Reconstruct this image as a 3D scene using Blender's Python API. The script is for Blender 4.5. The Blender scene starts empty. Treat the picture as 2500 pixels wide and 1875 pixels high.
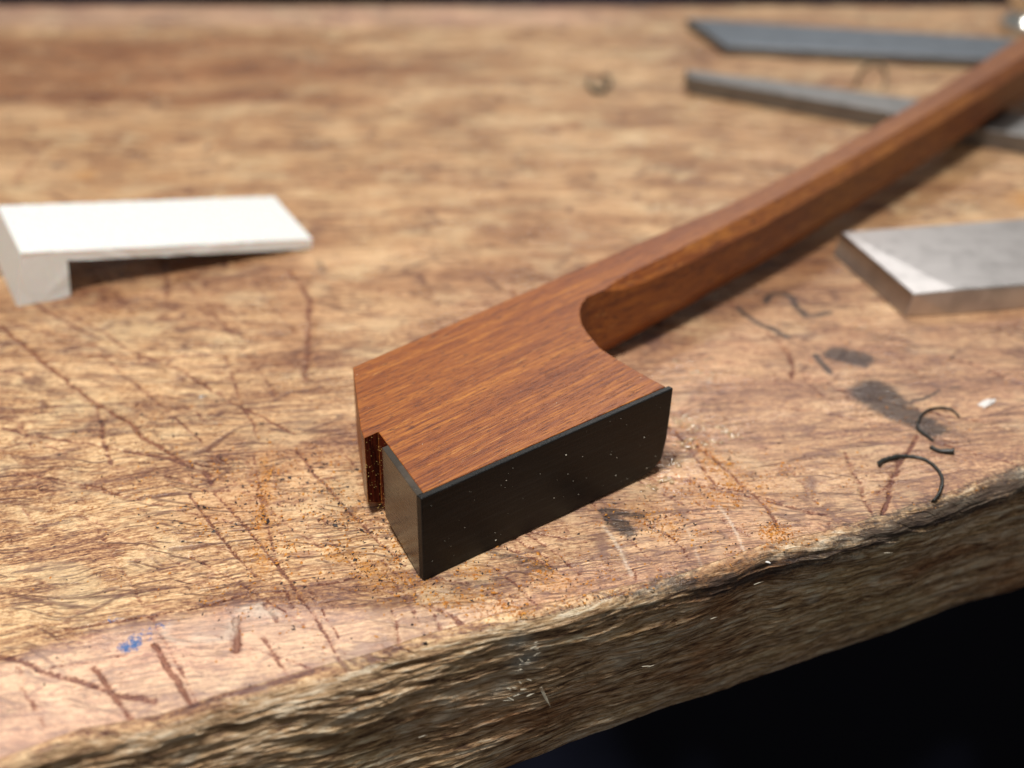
import bpy, bmesh, math, random
import numpy as np
from mathutils import Vector, Matrix
scene = bpy.context.scene
scene.unit_settings.system = 'METRIC'
scene.unit_settings.scale_length = 0.01          # one unit is one centimetre
R = math.radians
# ------------------------------------------------------------------ camera
cam = bpy.data.objects.new('camera', bpy.data.cameras.new('camera'))
scene.collection.objects.link(cam); scene.camera = cam
cam.location = (0, 0, 9.2); cam.rotation_euler = (R(60), 0, 0)
cam.data.sensor_width = 36; cam.data.lens = 53.7
cam.data.clip_start = 0.1; cam.data.clip_end = 2000
cam.data.dof.use_dof = True
cam.data.dof.focus_distance = 15.5
cam.data.dof.aperture_fstop = 0.18
# ------------------------------------------------------------------ world, lamps, exposure
world = bpy.data.worlds.new('World'); scene.world = world; world.use_nodes = True
world.node_tree.nodes['Background'].inputs[0].default_value = (1.0, 0.96, 0.90, 1)
world.node_tree.nodes['Background'].inputs[1].default_value = 0.21
def area(name, loc, target, size, power, col):
    l = bpy.data.lights.new(name, 'AREA'); l.shape = 'DISK'; l.size = size; l.energy = power; l.color = col
    o = bpy.data.objects.new(name, l); scene.collection.objects.link(o); o.location = loc
    o.rotation_euler = (Vector(target) - Vector(loc)).to_track_quat('-Z', 'Y').to_euler()
    return o
area('bench_lamp', (-5.5, 6.0, 33), (0, 15, 0), 8, 13800, (1.0, 0.955, 0.89))
area('back_lamp', (14, 68, 56), (0, 16, 0), 11, 20000, (1.0, 0.97, 0.94))
scene.view_settings.view_transform = 'Standard'; scene.view_settings.look = 'None'
scene.view_settings.exposure = 0.0; scene.view_settings.gamma = 1.0
# measurements in centimetres, bench top at z = 0
D = {'tilt': 0.012, 'c0': [-0.864, 12.161], 'T': 0.98, 'plate_corner': [-0.866, 12.052, 0.979], 'plate_inner': [-0.852, 12.157, 0.98], 'plate_end': [1.721, 14.087, 1.018], 'wood_D': [1.64, 14.121, 1.018], 'endplate_in': [-1.246, 13.006, 0.984], 'endplate_out': [-1.268, 12.954, 0.983], 'A': [-1.744, 14.585, 0.993], 'tongue': [[-1.551, 13.325, 0.984], [-1.499, 13.139, 0.983], [-1.365, 13.26, 0.985]], 'curve': [[1.64, 14.121, 1.018], [1.515, 14.266, 1.018], [1.371, 14.44, 1.018], [1.168, 14.706, 1.019], [0.987, 14.96, 1.019], [0.862, 15.306, 1.021], [0.807, 15.507, 1.023], [0.79, 15.699, 1.024], [0.792, 15.872, 1.026], [0.823, 16.058, 1.027], [0.89, 16.224, 1.029], [0.984, 16.355, 1.031]], 'backn': [[1.179, 17.304, 1.041]], 'top_bot': [[0.762, 16.958, 1.035], [-0.033, 16.227, 1.022], [-0.929, 15.378, 1.007]], 'stick': [[1.023, 16.464, 1.033], [1.093, 16.53, 1.034], [1.258, 16.687, 1.036], [1.511, 16.932, 1.041], [1.807, 17.224, 1.046], [2.125, 17.545, 1.051], [2.454, 17.882, 1.057], [2.793, 18.238, 1.063], [3.144, 18.611, 1.069], [3.581, 19.086, 1.076], [4.196, 19.765, 1.087], [4.85, 20.503, 1.099], [5.549, 21.304, 1.112], [6.297, 22.176, 1.126], [7.101, 23.126, 1.141], [7.968, 24.163, 1.157], [8.907, 25.297, 1.174], [9.928, 26.539, 1.194]], 'crest': [[-5.334, 9.086], [-4.351, 9.621], [-3.779, 9.981], [-3.132, 10.132], [-2.606, 10.395], [-1.487, 10.819], [-0.307, 11.334], [0.595, 11.682], [1.45, 11.957], [2.399, 12.378], [2.824, 12.596], [3.791, 13.007], [4.831, 13.568], [5.616, 13.98], [7.408, 14.88]], 'foot': [[-2.237, 10.377], [-0.028, 11.58], [0.644, 11.992], [1.465, 12.388], [2.073, 12.658], [3.079, 13.122], [4.425, 13.799], [6.116, 14.605], [8.064, 15.575]], 'bevel': [[-4.775, 11.139], [-4.341, 11.328], [-3.402, 11.522], [-2.36, 12.049], [-1.207, 11.975]], 'scr': [[0.043, 0.9, 0.2, [[-6.349, 18.063], [-5.719, 17.484], [-5.209, 17.093]]], [0.038, 0.9, 0.4, [[-6.132, 18.01], [-5.289, 17.331], [-4.765, 16.775], [-4.171, 16.373], [-3.53, 15.741], [-3.122, 15.344], [-2.487, 14.81]]], [0.077, 0.5, 0, [[-6.654, 17.613], [-5.867, 17.18], [-5.231, 16.909], [-4.64, 16.596]]], [0.058, 0.95, 0.7, [[-6.598, 17.42], [-5.94, 16.644], [-5.351, 15.996], [-4.9, 15.503], [-4.41, 15.033], [-4.02, 14.583], [-3.733, 14.284]]], [0.038, 0.9, 0, [[-4.845, 16.385], [-4.62, 16.502], [-4.342, 16.572], [-4.004, 16.644], [-3.601, 16.679]]], [0.034, 0.7, 0.1, [[-3.601, 16.679], [-3.33, 15.907], [-3.172, 15.418], [-2.862, 14.661]]], [0.038, 0.9, 0.1, [[-5.872, 14.921], [-5.016, 14.661], [-4.388, 14.476], [-3.949, 14.332], [-3.341, 14.096]]], [0.053, 0.8, 0, [[-4.88, 15.418], [-4.737, 14.971], [-4.605, 14.583], [-4.432, 14.19]]], [0.067, 0.6, 0.1, [[-4.894, 19.39], [-4.755, 18.845], [-4.612, 18.309]]], [0.038, 0.6, 0.3, [[-3.919, 19.496], [-3.597, 18.946], [-3.096, 17.863], [-2.775, 17.281]]], [0.077, 0.65, 0.3, [[-3.064, 19.063], [-2.679, 18.213], [-2.603, 17.331], [-2.492, 16.03]]], [0.048, 0.4, 0.1, [[-4.721, 17.81], [-3.696, 17.369], [-2.994, 17.106]]], [0.043, 0.5, 0.2, [[-4.223, 18.213], [-3.538, 17.81]]], [0.038, 0.6, 0.5, [[-2.775, 17.281], [-2.521, 17.613]]], [0.048, 0.45, 0, [[-3.871, 23.001], [-2.563, 21.97], [-1.792, 21.359]]], [0.043, 0.3, 0, [[-3.74, 22.746], [-2.03, 21.359], [-1.202, 20.708]]], [0.077, 0.35, 0, [[-1.651, 25.833], [-0.834, 24.657], [-0.136, 23.566], [0.368, 22.746]]], [0.106, 0.5, 0, [[-7.719, 23.984], [-7.756, 23.08], [-7.762, 22.1]]], [0.029, 0.3, 0, [[-5.994, 22.746], [-4.804, 21.97]]], [0.029, 0.3, 0, [[-5.931, 23.08], [-4.461, 21.842]]], [0.038, 0.4, 0.1, [[-2.943, 22.306], [-1.622, 20.876], [-0.706, 20.056]]], [0.038, 0.35, 0.1, [[-3.31, 21.752], [-2.089, 20.708], [-1.322, 19.742]]], [0.038, 0.8, 0.6, [[-5.404, 14.022], [-4.942, 13.866], [-4.488, 13.713], [-4.172, 13.571]]], [0.062, 0.8, 0, [[-4.257, 14.447], [-3.767, 14.246], [-3.41, 14.022], [-3.224, 13.794]]], [0.038, 0.7, 0.1, [[-3.774, 13.939], [-3.238, 13.642], [-2.825, 13.606]]], [0.038, 0.6, 0.1, [[-5.163, 13.319], [-4.927, 13.04]]], [0.058, 0.75, 0, [[-4.71, 10.914], [-4.313, 10.753], [-3.903, 10.646], [-3.565, 10.521], [-3.199, 10.416]]], [0.048, 0.95, 0.6, [[-3.846, 10.83], [-3.559, 10.496], [-3.352, 10.17], [-3.153, 9.856]]], [0.053, 0.9, 0.6, [[-3.339, 11.105], [-3.09, 10.728], [-2.86, 10.416], [-2.653, 10.217]]], [0.038, 0.7, 0.5, [[-2.328, 11.239], [-2.093, 10.83], [-1.924, 10.596]]], [0.043, 0.5, 0.3, [[-4.541, 10.753], [-4.111, 10.123]]], [0.024, 0.7, 0.2, [[-2.022, 12.004], [-1.788, 11.557], [-1.554, 11.046]]], [0.034, 0.7, 0, [[-2.287, 11.879], [-1.798, 12.034], [-1.471, 12.154]]], [0.034, 0.8, 0, [[-4.217, 11.321], [-3.945, 11.41], [-3.078, 11.613], [-2.567, 11.879]]], [0.029, 0.6, 0, [[-4.248, 10.779], [-4.092, 10.83], [-3.597, 10.967]]], [0.077, 0.9, 0.7, [[-2.635, 11.48], [-2.599, 11.307], [-2.548, 11.092]]], [0.038, 0.9, 0.1, [[-2.401, 11.691], [-2.264, 11.438]]], [0.024, 0.6, 0.3, [[3.502, 16.315], [3.693, 15.6]]], [0.043, 0.7, 0.7, [[1.965, 14.711], [2.338, 14.096], [2.687, 13.336], [2.75, 12.941]]], [0.024, 0.9, 0.5, [[1.322, 13.074], [1.468, 12.966], [1.627, 12.762], [1.75, 12.57], [1.783, 12.429]]], [0.019, 0.8, 0.2, [[1.436, 13.049], [1.618, 13.149], [1.8, 13.225], [1.995, 13.225]]], [0.019, 0.8, 0.5, [[1.607, 12.383], [1.67, 12.169]]], [0.019, 0.8, 0.7, [[1.161, 12.383], [1.221, 12.184], [1.277, 11.945]]], [0.019, 0.7, 0.3, [[1.394, 13.007], [1.732, 12.523]]], [0.034, 0.7, 1, [[-1.145, 11.599], [-1.025, 11.105]]], [0.058, 0.6, 0.2, [[-0.784, 11.656], [-0.519, 11.459], [-0.42, 11.376]]], [0.043, 0.45, 0, [[-4.619, 13.293], [-3.796, 12.634], [-3.161, 12.244]]], [0.029, 0.5, 0, [[-1.295, 11.945], [-0.921, 11.727], [-0.645, 11.515]]], [0.048, 0.5, 0.2, [[-0.501, 12.713], [-0.122, 12.634], [0.251, 12.398], [0.523, 12.169]]], [0.038, 0.45, 0.1, [[-0.945, 12.169], [-0.482, 12.004], [0.063, 11.799]]], [0.048, 0.4, 0.1, [[2.599, 16.502], [3.364, 16.269], [3.869, 15.929]]], [0.043, 0.35, 0.1, [[2.162, 15.6], [2.915, 15.493], [3.98, 15.074]]], [0.048, 0.35, 0.3, [[3.025, 14.096], [3.223, 13.466], [3.327, 12.958]]]], 'lite': [[0.024, 0.9, [[2.187, 13.328], [2.263, 13.074], [2.321, 12.81], [2.35, 12.492], [2.366, 12.229]]], [0.029, 0.8, [[0.969, 12.974], [1.078, 12.554], [1.185, 12.184]]], [0.024, 0.4, [[1.769, 12.958], [1.856, 12.634], [1.907, 12.244]]], [0.038, 0.5, [[2.597, 12.554], [2.625, 12.359]]]], 'ink': [[0.047, 0.9, [[2.961, 17.956], [3.148, 17.626], [3.534, 17.13]]], [0.052, 0.85, [[3.365, 18.131], [3.43, 18.281], [3.517, 18.364], [3.631, 18.378], [3.719, 18.309], [3.776, 18.01], [3.832, 17.718], [3.965, 17.718], [4.139, 17.85]]], [0.047, 0.85, [[3.807, 16.667], [3.869, 16.212]]], [0.208, 0.95, [[4.09, 16.667], [4.284, 16.572]]], [0.073, 0.9, [[4.298, 16.525], [4.332, 16.408]]], [0.26, 0.95, [[4.27, 15.709], [4.412, 15.471]]], [0.239, 0.85, [[4.343, 15.796], [4.38, 15.579]]], [0.229, 0.9, [[4.412, 15.471], [4.592, 15.177]]], [0.177, 0.9, [[4.592, 15.177], [4.799, 14.87]]], [0.125, 0.7, [[4.792, 15.022], [4.839, 14.82]]], [0.031, 0.8, [[4.595, 15.461], [4.846, 15.579], [5.11, 15.763]]], [0.036, 0.6, [[5.29, 15.818], [5.362, 15.841]]], [0.083, 0.35, [[-4.03, 29.117], [-3.84, 28.4]]], [0.042, 0.6, [[-1.902, 23.22], [-1.824, 23.18]]], [0.062, 0.3, [[1.887, 26.796], [2.467, 26.669]]]], 'purple': [[0.1, 0.9, [[1.035, 13.124], [1.124, 12.999], [1.174, 12.875]]], [0.07, 0.8, [[0.945, 13.251], [1.329, 13.166]]], [0.12, 0.5, [[-0.947, 12.199], [-0.452, 12.634]]], [0.09, 0.5, [[-0.263, 12.554], [0.341, 12.244]]], [0.06, 0.45, [[-0.571, 11.945], [-0.119, 12.093]]], [0.07, 0.5, [[-2.693, 19.36], [-2.597, 19.063]]]], 'red': [[0.35, 0.5, [[-2.954, 18.845], [-2.546, 18.01], [-2.581, 16.739]]], [0.5, 0.6, [[2.294, 32.04], [2.866, 31.834]]], [1.1, 0.6, [[2.411, 18.01], [3.766, 18.845], [5.157, 19.435]]], [0.7, 0.45, [[2.656, 15.177], [4.064, 14.19], [5.187, 14.573]]], [1.0, 0.5, [[-0.776, 18.145], [0.297, 20.378]]], [0.8, 0.5, [[-5.049, 18.56], [-3.286, 19.435]]], [0.5, 0.6, [[-6.808, 18.145], [-6.105, 18.281]]], [0.5, 0.5, [[-2.849, 14.573], [-2.764, 13.293]]]], 'blue': [[0.07, 1.0, [[-3.599, 11.052], [-3.51, 11.119]]], [0.09, 0.5, [[-3.42, 11.226], [-3.322, 11.321]]], [0.05, 0.4, [[-3.777, 11.501], [-3.709, 11.515]]]], 'glue': [[0.12, 0.9, [[-2.543, 11.571], [-2.424, 11.48]]], [0.09, 0.7, [[-2.833, 11.273], [-2.654, 11.376]]], [0.07, 0.6, [[-3.153, 11.239], [-2.974, 11.206]]]], 'orange': [[0.09, 0.6, [[-2.702, 14.19], [-2.637, 13.293], [-2.523, 12.169]]], [0.35, 0.9, [[7.895, 21.572], [7.913, 21.395]]], [0.15, 0.6, [[-6.796, 22.533], [-6.684, 22.495]]], [0.1, 0.5, [[2.056, 14.573], [2.403, 14.004], [2.754, 13.293]]], [0.16, 0.35, [[-0.474, 11.727], [0.238, 11.515], [0.552, 11.656]]]], 'glossp': [[0.3, 1.0, [[1.952, 15.125], [2.056, 14.573], [1.786, 13.912]]], [0.18, 0.9, [[2.411, 14.921], [2.61, 14.82]]], [0.2, 0.6, [[2.141, 16.502], [2.32, 16.041]]], [0.12, 0.8, [[1.677, 13.821], [1.466, 13.686]]]], 'w_top': [[-6.39, 18.05], [-2.85, 19.74]], 'slab_top': [[4.625, 19.631, 0.33], [5.212, 17.732, 0.33], [6.704, 17.976, 0.33], [7.316, 20.085, 0.33]], 'slab_bot': [[4.523, 19.557, 0.0], [5.113, 17.692, 0.0], [6.742, 17.916, 0.0]], 'slab_fac': [[5.772, 17.813, 0.33]], 'blade_t': [[3.515, 30.327, 0.2], [7.3, 29.794, 0.2], [9.179, 29.127, 0.2], [4.067, 28.57, 0.2], [5.991, 28.228, 0.2], [8.506, 27.811, 0.2]], 'bar_t': [[3.119, 26.745, 0.33], [4.695, 26.208, 0.33], [6.936, 25.257, 0.33], [8.59, 24.473, 0.33], [3.167, 26.309, 0.33], [4.591, 25.519, 0.33], [6.212, 24.654, 0.33], [8.282, 23.413, 0.33]], 'curl1': [[4.044, 14.096], [4.101, 14.171], [4.194, 14.227], [4.351, 14.284], [4.532, 14.246], [4.624, 14.115], [4.665, 13.948], [4.65, 13.803], [4.575, 13.615], [4.467, 13.457]], 'curl2': [[5.186, 15.146], [5.161, 15.26], [5.112, 15.323], [4.971, 15.344], [4.809, 15.255], [4.694, 15.084], [4.637, 14.88], [4.683, 14.76], [4.755, 14.622]], 'curl3': [[4.69, 14.481], [4.772, 14.389], [4.92, 14.341]], 'curl4': [[1.447, 27.314], [1.365, 26.796], [1.456, 26.221], [1.644, 26.172], [1.789, 26.543], [1.793, 26.924], [1.652, 27.131], [1.561, 26.669]], 'curl5': [[6.227, 26.669], [6.473, 27.314], [6.751, 27.499], [6.862, 27.131], [6.679, 26.543]], 'chip': [-3.677, 15.633], 'flake': [5.579, 15.45], 'crumb': [2.58, 12.437], 'fib': [1.679, 11.886], 'knob': [10.42, 30.267], 'dust': [[-0.02, 12.09, 1.85, 0.57, 0.16, 650, 110], [-0.12, 11.62, 0.91, 0.18, -0.23, 420, 30], [-2.76, 13.55, 2.55, 0.9, -0.14, 420, 260], [-2.63, 13.23, 2.12, 0.13, -1.49, 230, 10], [-1.75, 13.33, 1.83, 0.49, -1.21, 330, 160], [2.37, 13.77, 1.98, 0.21, -1.14, 380, 20], [1.61, 12.88, 1.31, 0.45, -0.67, 280, 90], [-1.66, 12.33, 1.57, 0.37, -0.4, 420, 100], [2.69, 12.84, 0.43, 0.21, -1.26, 170, 20], [-4.29, 14.88, 2.33, 0.73, -0.26, 60, 120], [2.99, 13.96, 2.01, 0.65, -0.23, 170, 40], [-1.26, 13.1, 1.28, 0.11, -1.39, 140, 30], [-2.73, 11.73, 2.03, 0.49, -0.36, 110, 60], [0.77, 11.77, 2.1, 0.15, 0.24, 140, 30], [4.55, 15.29, 1.23, 0.33, -0.75, 60, 5], [2.13, 13.48, 1.24, 0.33, -0.78, 160, 20]], 'drops': [[1.952, 15.125, 0.06, 14], [2.092, 14.921, 0.07, 16], [1.962, 14.573, 0.06, 12], [1.801, 14.19, 0.05, 16], [1.677, 13.821, 0.05, 16], [1.465, 13.677, 0.05, 10], [2.421, 14.921, 0.05, 12], [2.561, 14.77, 0.05, 10], [2.291, 14.573, 0.09, 10], [2.255, 16.502, 0.1, 10], [2.389, 16.155, 0.08, 8]]}

# ------------------------------------------------------------------ helpers
def link(o, parent=None):
    scene.collection.objects.link(o)
    if parent is not None: o.parent = parent
    return o
def tag(o, label=None, cat=None, group=None, kind=None):
    if label: o['label'] = label
    if cat: o['category'] = cat
    if group: o['group'] = group
    if kind: o['kind'] = kind
    return o
def mesh_obj(name, verts, faces, mat, parent=None, bevel=0.0, smooth=False, segs=2):
    bm = bmesh.new()
    vs = [bm.verts.new(v) for v in verts]
    for f in faces: bm.faces.new([vs[i] for i in f])
    bmesh.ops.recalc_face_normals(bm, faces=bm.faces)
    if bevel > 0:
        ed = [e for e in bm.edges if len(e.link_faces) == 2 and e.calc_face_angle(0) > 0.35]
        bmesh.ops.bevel(bm, geom=ed, offset=bevel, segments=segs, affect='EDGES', profile=0.5)
    me = bpy.data.meshes.new(name); bm.to_mesh(me); bm.free()
    if smooth: me.polygons.foreach_set('use_smooth', [True]*len(me.polygons))
    me.materials.append(mat)
    return link(bpy.data.objects.new(name, me), parent)
def prism(bot, top):
    n = len(bot); v = list(bot) + list(top)
    f = [list(range(n))[::-1], list(range(n, 2*n))]
    f += [[i, (i+1) % n, n+(i+1) % n, n+i] for i in range(n)]
    return v, f
# numpy value noise
def _h(ix, iy, s):
    n = (ix.astype(np.int64)*374761393 + iy.astype(np.int64)*668265263 + s*1442695041) & 0xffffffff
    n = ((n ^ (n >> 13))*1274126177) & 0xffffffff
    n = (n ^ (n >> 16)) & 0xffff
    return n/65535.0
def vn(x, y, s=0):
    ix = np.floor(x); iy = np.floor(y); fx = x-ix; fy = y-iy
    fx = fx*fx*(3-2*fx); fy = fy*fy*(3-2*fy)
    a = _h(ix, iy, s); b = _h(ix+1, iy, s); c = _h(ix, iy+1, s); d = _h(ix+1, iy+1, s)
    return (a*(1-fx)+b*fx)*(1-fy) + (c*(1-fx)+d*fx)*fy
def fbm(x, y, o=4, s=0, g=0.5):
    t = 0; a = 1; n = 0
    for i in range(o):
        t = t + a*vn(x*2**i+17.3*i, y*2**i-9.1*i, s+i*7); n += a; a *= g
    return t/n
def sstep(a, b, x):
    t = np.clip((x-a)/(b-a), 0, 1); return t*t*(3-2*t)

# ------------------------------------------------------------------ node helper
class N:
    def __init__(s, name):
        s.m = bpy.data.materials.new(name); s.m.use_nodes = True
        s.t = s.m.node_tree; s.b = s.t.nodes['Principled BSDF']
    def n(s, typ, **kw):
        x = s.t.nodes.new(typ)
        for k, v in kw.items(): setattr(x, k, v)
        return x
    def put(s, sock, v):
        if hasattr(v, 'is_output') or isinstance(v, bpy.types.NodeSocket): s.t.links.new(v, sock)
        elif isinstance(v, (tuple, list)):
            sock.default_value = tuple(v) + ((1,) if len(v) == 3 and len(sock.default_value) == 4 else ())
        else: sock.default_value = v
    def attr(s, name):
        return s.n('ShaderNodeAttribute', attribute_name=name).outputs['Vector']
    def xyz(s, v):
        x = s.n('ShaderNodeSeparateXYZ'); s.put(x.inputs[0], v); return x.outputs
    def obj(s): return s.n('ShaderNodeTexCoord').outputs['Object']
    def mul(s, v, k, off=(0, 0, 0), rot=(0, 0, 0)):
        x = s.n('ShaderNodeMapping'); s.put(x.inputs['Vector'], v); x.inputs['Scale'].default_value = k
        x.inputs['Location'].default_value = off; x.inputs['Rotation'].default_value = rot
        return x.outputs[0]
    def noise(s, v, k=(1, 1, 1), detail=4, rough=0.55, dist=0.0, off=(0, 0, 0), rot=(0, 0, 0)):
        x = s.n('ShaderNodeTexNoise'); s.put(x.inputs['Vector'], s.mul(v, k, off, rot))
        x.inputs['Scale'].default_value = 1; x.inputs['Detail'].default_value = detail
        x.inputs['Roughness'].default_value = rough; x.inputs['Distortion'].default_value = dist
        return x.outputs[0]
    def math(s, op, a, b=0.0, c=None, clamp=False):
        x = s.n('ShaderNodeMath', operation=op, use_clamp=clamp); s.put(x.inputs[0], a); s.put(x.inputs[1], b)
        if c is not None: s.put(x.inputs[2], c)
        return x.outputs[0]
    def ss(s, v, a, b, lo=0.0, hi=1.0):
        x = s.n('ShaderNodeMapRange', interpolation_type='SMOOTHSTEP'); s.put(x.inputs[0], v)
        x.inputs[1].default_value = a; x.inputs[2].default_value = b; x.inputs[3].default_value = lo; x.inputs[4].default_value = hi
        return x.outputs[0]
    def mix(s, f, a, b, mode='MIX'):
        x = s.n('ShaderNodeMix', data_type='RGBA', blend_type=mode, clamp_factor=True)
        s.put(x.inputs[0], f); s.put(x.inputs[6], a); s.put(x.inputs[7], b); return x.outputs[2]
    def ramp(s, f, stops):
        x = s.n('ShaderNodeValToRGB'); s.put(x.inputs[0], f); e = x.color_ramp.elements
        while len(e) < len(stops): e.new(0.5)
        for i, (p, c) in enumerate(stops): e[i].position = p; e[i].color = tuple(c)+(1,)
        return x.outputs[0]
    def bump(s, h, strength=0.5, dist=0.01, nrm=None):
        x = s.n('ShaderNodeBump'); s.put(x.inputs['Height'], h); x.inputs['Strength'].default_value = strength
        x.inputs['Distance'].default_value = dist
        if nrm is not None: s.put(x.inputs['Normal'], nrm)
        return x.outputs[0]
    def out(s, col=None, rough=None, nrm=None, **kw):
        if col is not None: s.put(s.b.inputs['Base Color'], col)
        if rough is not None: s.put(s.b.inputs['Roughness'], rough)
        if nrm is not None: s.put(s.b.inputs['Normal'], nrm)
        for k, v in kw.items(): s.put(s.b.inputs[k.replace('_', ' ')], v)
        return s.m

# ------------------------------------------------------------------ bench material
def bench_material():
    m = N('old_bench_wood')
    g = m.attr('grain'); A = m.xyz(m.attr('marks_a')); B = m.xyz(m.attr('marks_b')); C = m.xyz(m.attr('marks_c'))
    scr, ora, ink = A[0], A[1], A[2]; red, lite, face = B[0], B[1], B[2]; glos, blue, pink = C[0], C[1], C[2]
    ob = m.obj()
    n1 = m.noise(g, (0.30, 1.6, 1), 5, 0.6, 0.3)
    n2 = m.noise(g, (1.5, 15, 1), 6, 0.70, 0.12)
    n3 = m.noise(g, (8.0, 46, 1), 3, 0.65, 0.1)
    n4 = m.noise(ob, (20, 26, 22), 4, 0.75)
    n5 = m.noise(ob, (0.55, 0.7, 1), 3, 0.5, 0.3)
    f = m.math('MULTIPLY', n1, 0.24); f = m.math('MULTIPLY_ADD', n2, 0.28, f); f = m.math('MULTIPLY_ADD', n3, 0.26, f)
    f = m.math('MULTIPLY_ADD', n4, 0.22, f)
    fy = m.ss(m.math('MULTIPLY_ADD', m.math('SUBTRACT', n5, 0.5), 9.0, m.xyz(ob)[1]), 16.0, 22.0)
    fs = m.math('MULTIPLY_ADD', n1, 0.40, m.math('MULTIPLY_ADD', n5, 0.26, m.math('MULTIPLY', n2, 0.34)))
    fs = m.math('MULTIPLY_ADD', m.math('SUBTRACT', fs, 0.5), 0.42, 0.500)
    ml = m.n('ShaderNodeMix', data_type='FLOAT'); m.put(ml.inputs[0], m.math('MULTIPLY', fy, 0.8)); m.put(ml.inputs[2], f); m.put(ml.inputs[3], fs); f = ml.outputs[0]
    nf = m.math('SUBTRACT', 1.0, m.math('MULTIPLY', fy, 0.65))
    col = m.ramp(f, [(0.405, (0.085, 0.033, 0.026)), (0.45, (0.24, 0.108, 0.058)), (0.495, (0.48, 0.268, 0.128)), (0.56, (0.86, 0.60, 0.335))])
    # pale worn patches and reddish purple veins
    cr = m.ss(m.noise(ob, (0.9, 1.3, 1), 5, 0.65, 0.2, off=(4, 9, 0)), 0.50, 0.64)
    col = m.mix(m.math('MULTIPLY', cr, 0.55), col, m.mix(n4, (0.58, 0.38, 0.19), (0.92, 0.74, 0.46)))
    vv = m.math('ABSOLUTE', m.math('SUBTRACT', m.noise(ob, (2.2, 4.2, 1), 5, 0.62, 1.2, off=(1, 6, 0)), 0.5))
    vv = m.math('MULTIPLY', m.ss(m.math('MULTIPLY_ADD', m.math('SUBTRACT', n4, 0.5), 0.10, vv), 0.0, 0.040, 1, 0), m.ss(m.noise(ob, (1.1, 1.1, 1), 3, 0.6, 0, off=(7, 7, 0)), 0.42, 0.60))
    col = m.mix(m.math('MULTIPLY', vv, m.math('MULTIPLY', pink, 1.6, clamp=True)), col, m.mix(1.0, col, (0.50, 0.27, 0.27), 'MULTIPLY'))
    # broad hue drift between straw and pink brown
    pk = m.ss(n5, 0.40, 0.62)
    pk = m.math('MULTIPLY', pk, m.math('MULTIPLY_ADD', pink, 0.8, 0.15))
    col = m.mix(m.math('MULTIPLY', pk, 0.75), col, m.mix(1.0, col, (1.0, 0.80, 0.86), 'MULTIPLY'))
    # dark pores running with the grain
    d = m.math('MAXIMUM', m.ss(m.noise(g, (1.0, 14, 1), 5, 0.66, 0.12, off=(5, 3, 0)), 0.56, 0.61), m.math('MULTIPLY', m.ss(m.noise(g, (2.2, 30, 1), 4, 0.65, 0.3, off=(2, 5, 0)), 0.56, 0.62), 0.8))
    d = m.math('MULTIPLY', d, m.ss(m.noise(g, (0.5, 1.3, 1), 3, 0.6, 0, off=(9, 1, 0)), 0.33, 0.55))
    col = m.mix(m.math('MULTIPLY', m.math('MULTIPLY', d, nf), 0.74), col, (0.125, 0.052, 0.048))
    # hairline cuts in two directions
    h = None
    wv = m.n('ShaderNodeVectorMath', operation='MULTIPLY_ADD')
    wn = m.n('ShaderNodeTexNoise'); m.put(wn.inputs['Vector'], ob); wn.inputs['Scale'].default_value = 1.1; wn.inputs['Detail'].default_value = 1
    m.put(wv.inputs[0], wn.outputs['Color']); wv.inputs[1].default_value = (0.5, 0.5, 0); m.put(wv.inputs[2], ob)
    for an_, kx_, ky_, wd_, of_ in ((36, 0.45, 3.0, 0.016, 1), (62, 0.5, 2.2, 0.016, 4), (-70, 0.5, 2.4, 0.014, 7), (18, 0.4, 4.5, 0.014, 9), (-22, 0.6, 3.4, 0.013, 13)):
        vo = m.n('ShaderNodeTexVoronoi', feature='DISTANCE_TO_EDGE', voronoi_dimensions='2D')
        m.put(vo.inputs['Vector'], m.mul(wv.outputs[0], (kx_, ky_, 1), (of_, of_*2, 0), (0, 0, R(an_)))); vo.inputs['Scale'].default_value = 1
        k_ = m.ss(vo.outputs['Distance'], wd_*ky_*0.25, wd_*ky_, 1, 0)
        k_ = m.math('MULTIPLY', k_, m.ss(m.noise(ob, (1.3, 1.3, 1), 4, 0.65, off=(of_, 2, 0)), 0.49, 0.58))
        h = k_ if h is None else m.math('MAXIMUM', h, k_)
    h = m.math('MULTIPLY', h, m.ss(m.noise(ob, (0.8, 0.8, 1), 3, 0.6, off=(1, 2, 0)), 0.36, 0.50))
    col = m.mix(m.math('MULTIPLY', h, 0.72), col, (0.120, 0.045, 0.036))
    # purple brown blotches soaked into the surface
    bl = m.ss(m.noise(g, (2.2, 5.5, 1), 6, 0.72, 0.3, off=(2, 7, 0)), 0.55, 0.66)
    col = m.mix(m.math('MULTIPLY', m.math('MULTIPLY', bl, nf), 0.80), col, m.mix(1.0, col, (0.50, 0.36, 0.38), 'MULTIPLY'))
    # stain masks carried by the mesh
    rd = m.math('MULTIPLY', red, m.ss(n2, 0.30, 0.62), clamp=True)
    col = m.mix(rd, col, m.mix(1.0, col, (0.56, 0.36, 0.28), 'MULTIPLY'))
    col = m.mix(m.math('MULTIPLY', pink, 0.55), col, m.mix(0.60, col, (0.92, 0.66, 0.54)))
    rag = m.noise(ob, (22, 22, 22), 4, 0.7)
    rg2 = m.math('ADD', m.math('MULTIPLY', m.math('SUBTRACT', rag, 0.5), 1.5), m.math('MULTIPLY', m.math('SUBTRACT', m.noise(ob, (7, 7, 7), 4, 0.7), 0.5), 2.2))
    edge_ = m.ss(scr, 0.01, 0.12)
    halo = m.math('MULTIPLY', m.ss(m.math('ADD', scr, rg2), 0.15, 0.75), edge_)
    sc = m.math('MULTIPLY', m.ss(m.math('ADD', scr, rg2), 0.45, 1.0), edge_)
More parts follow.
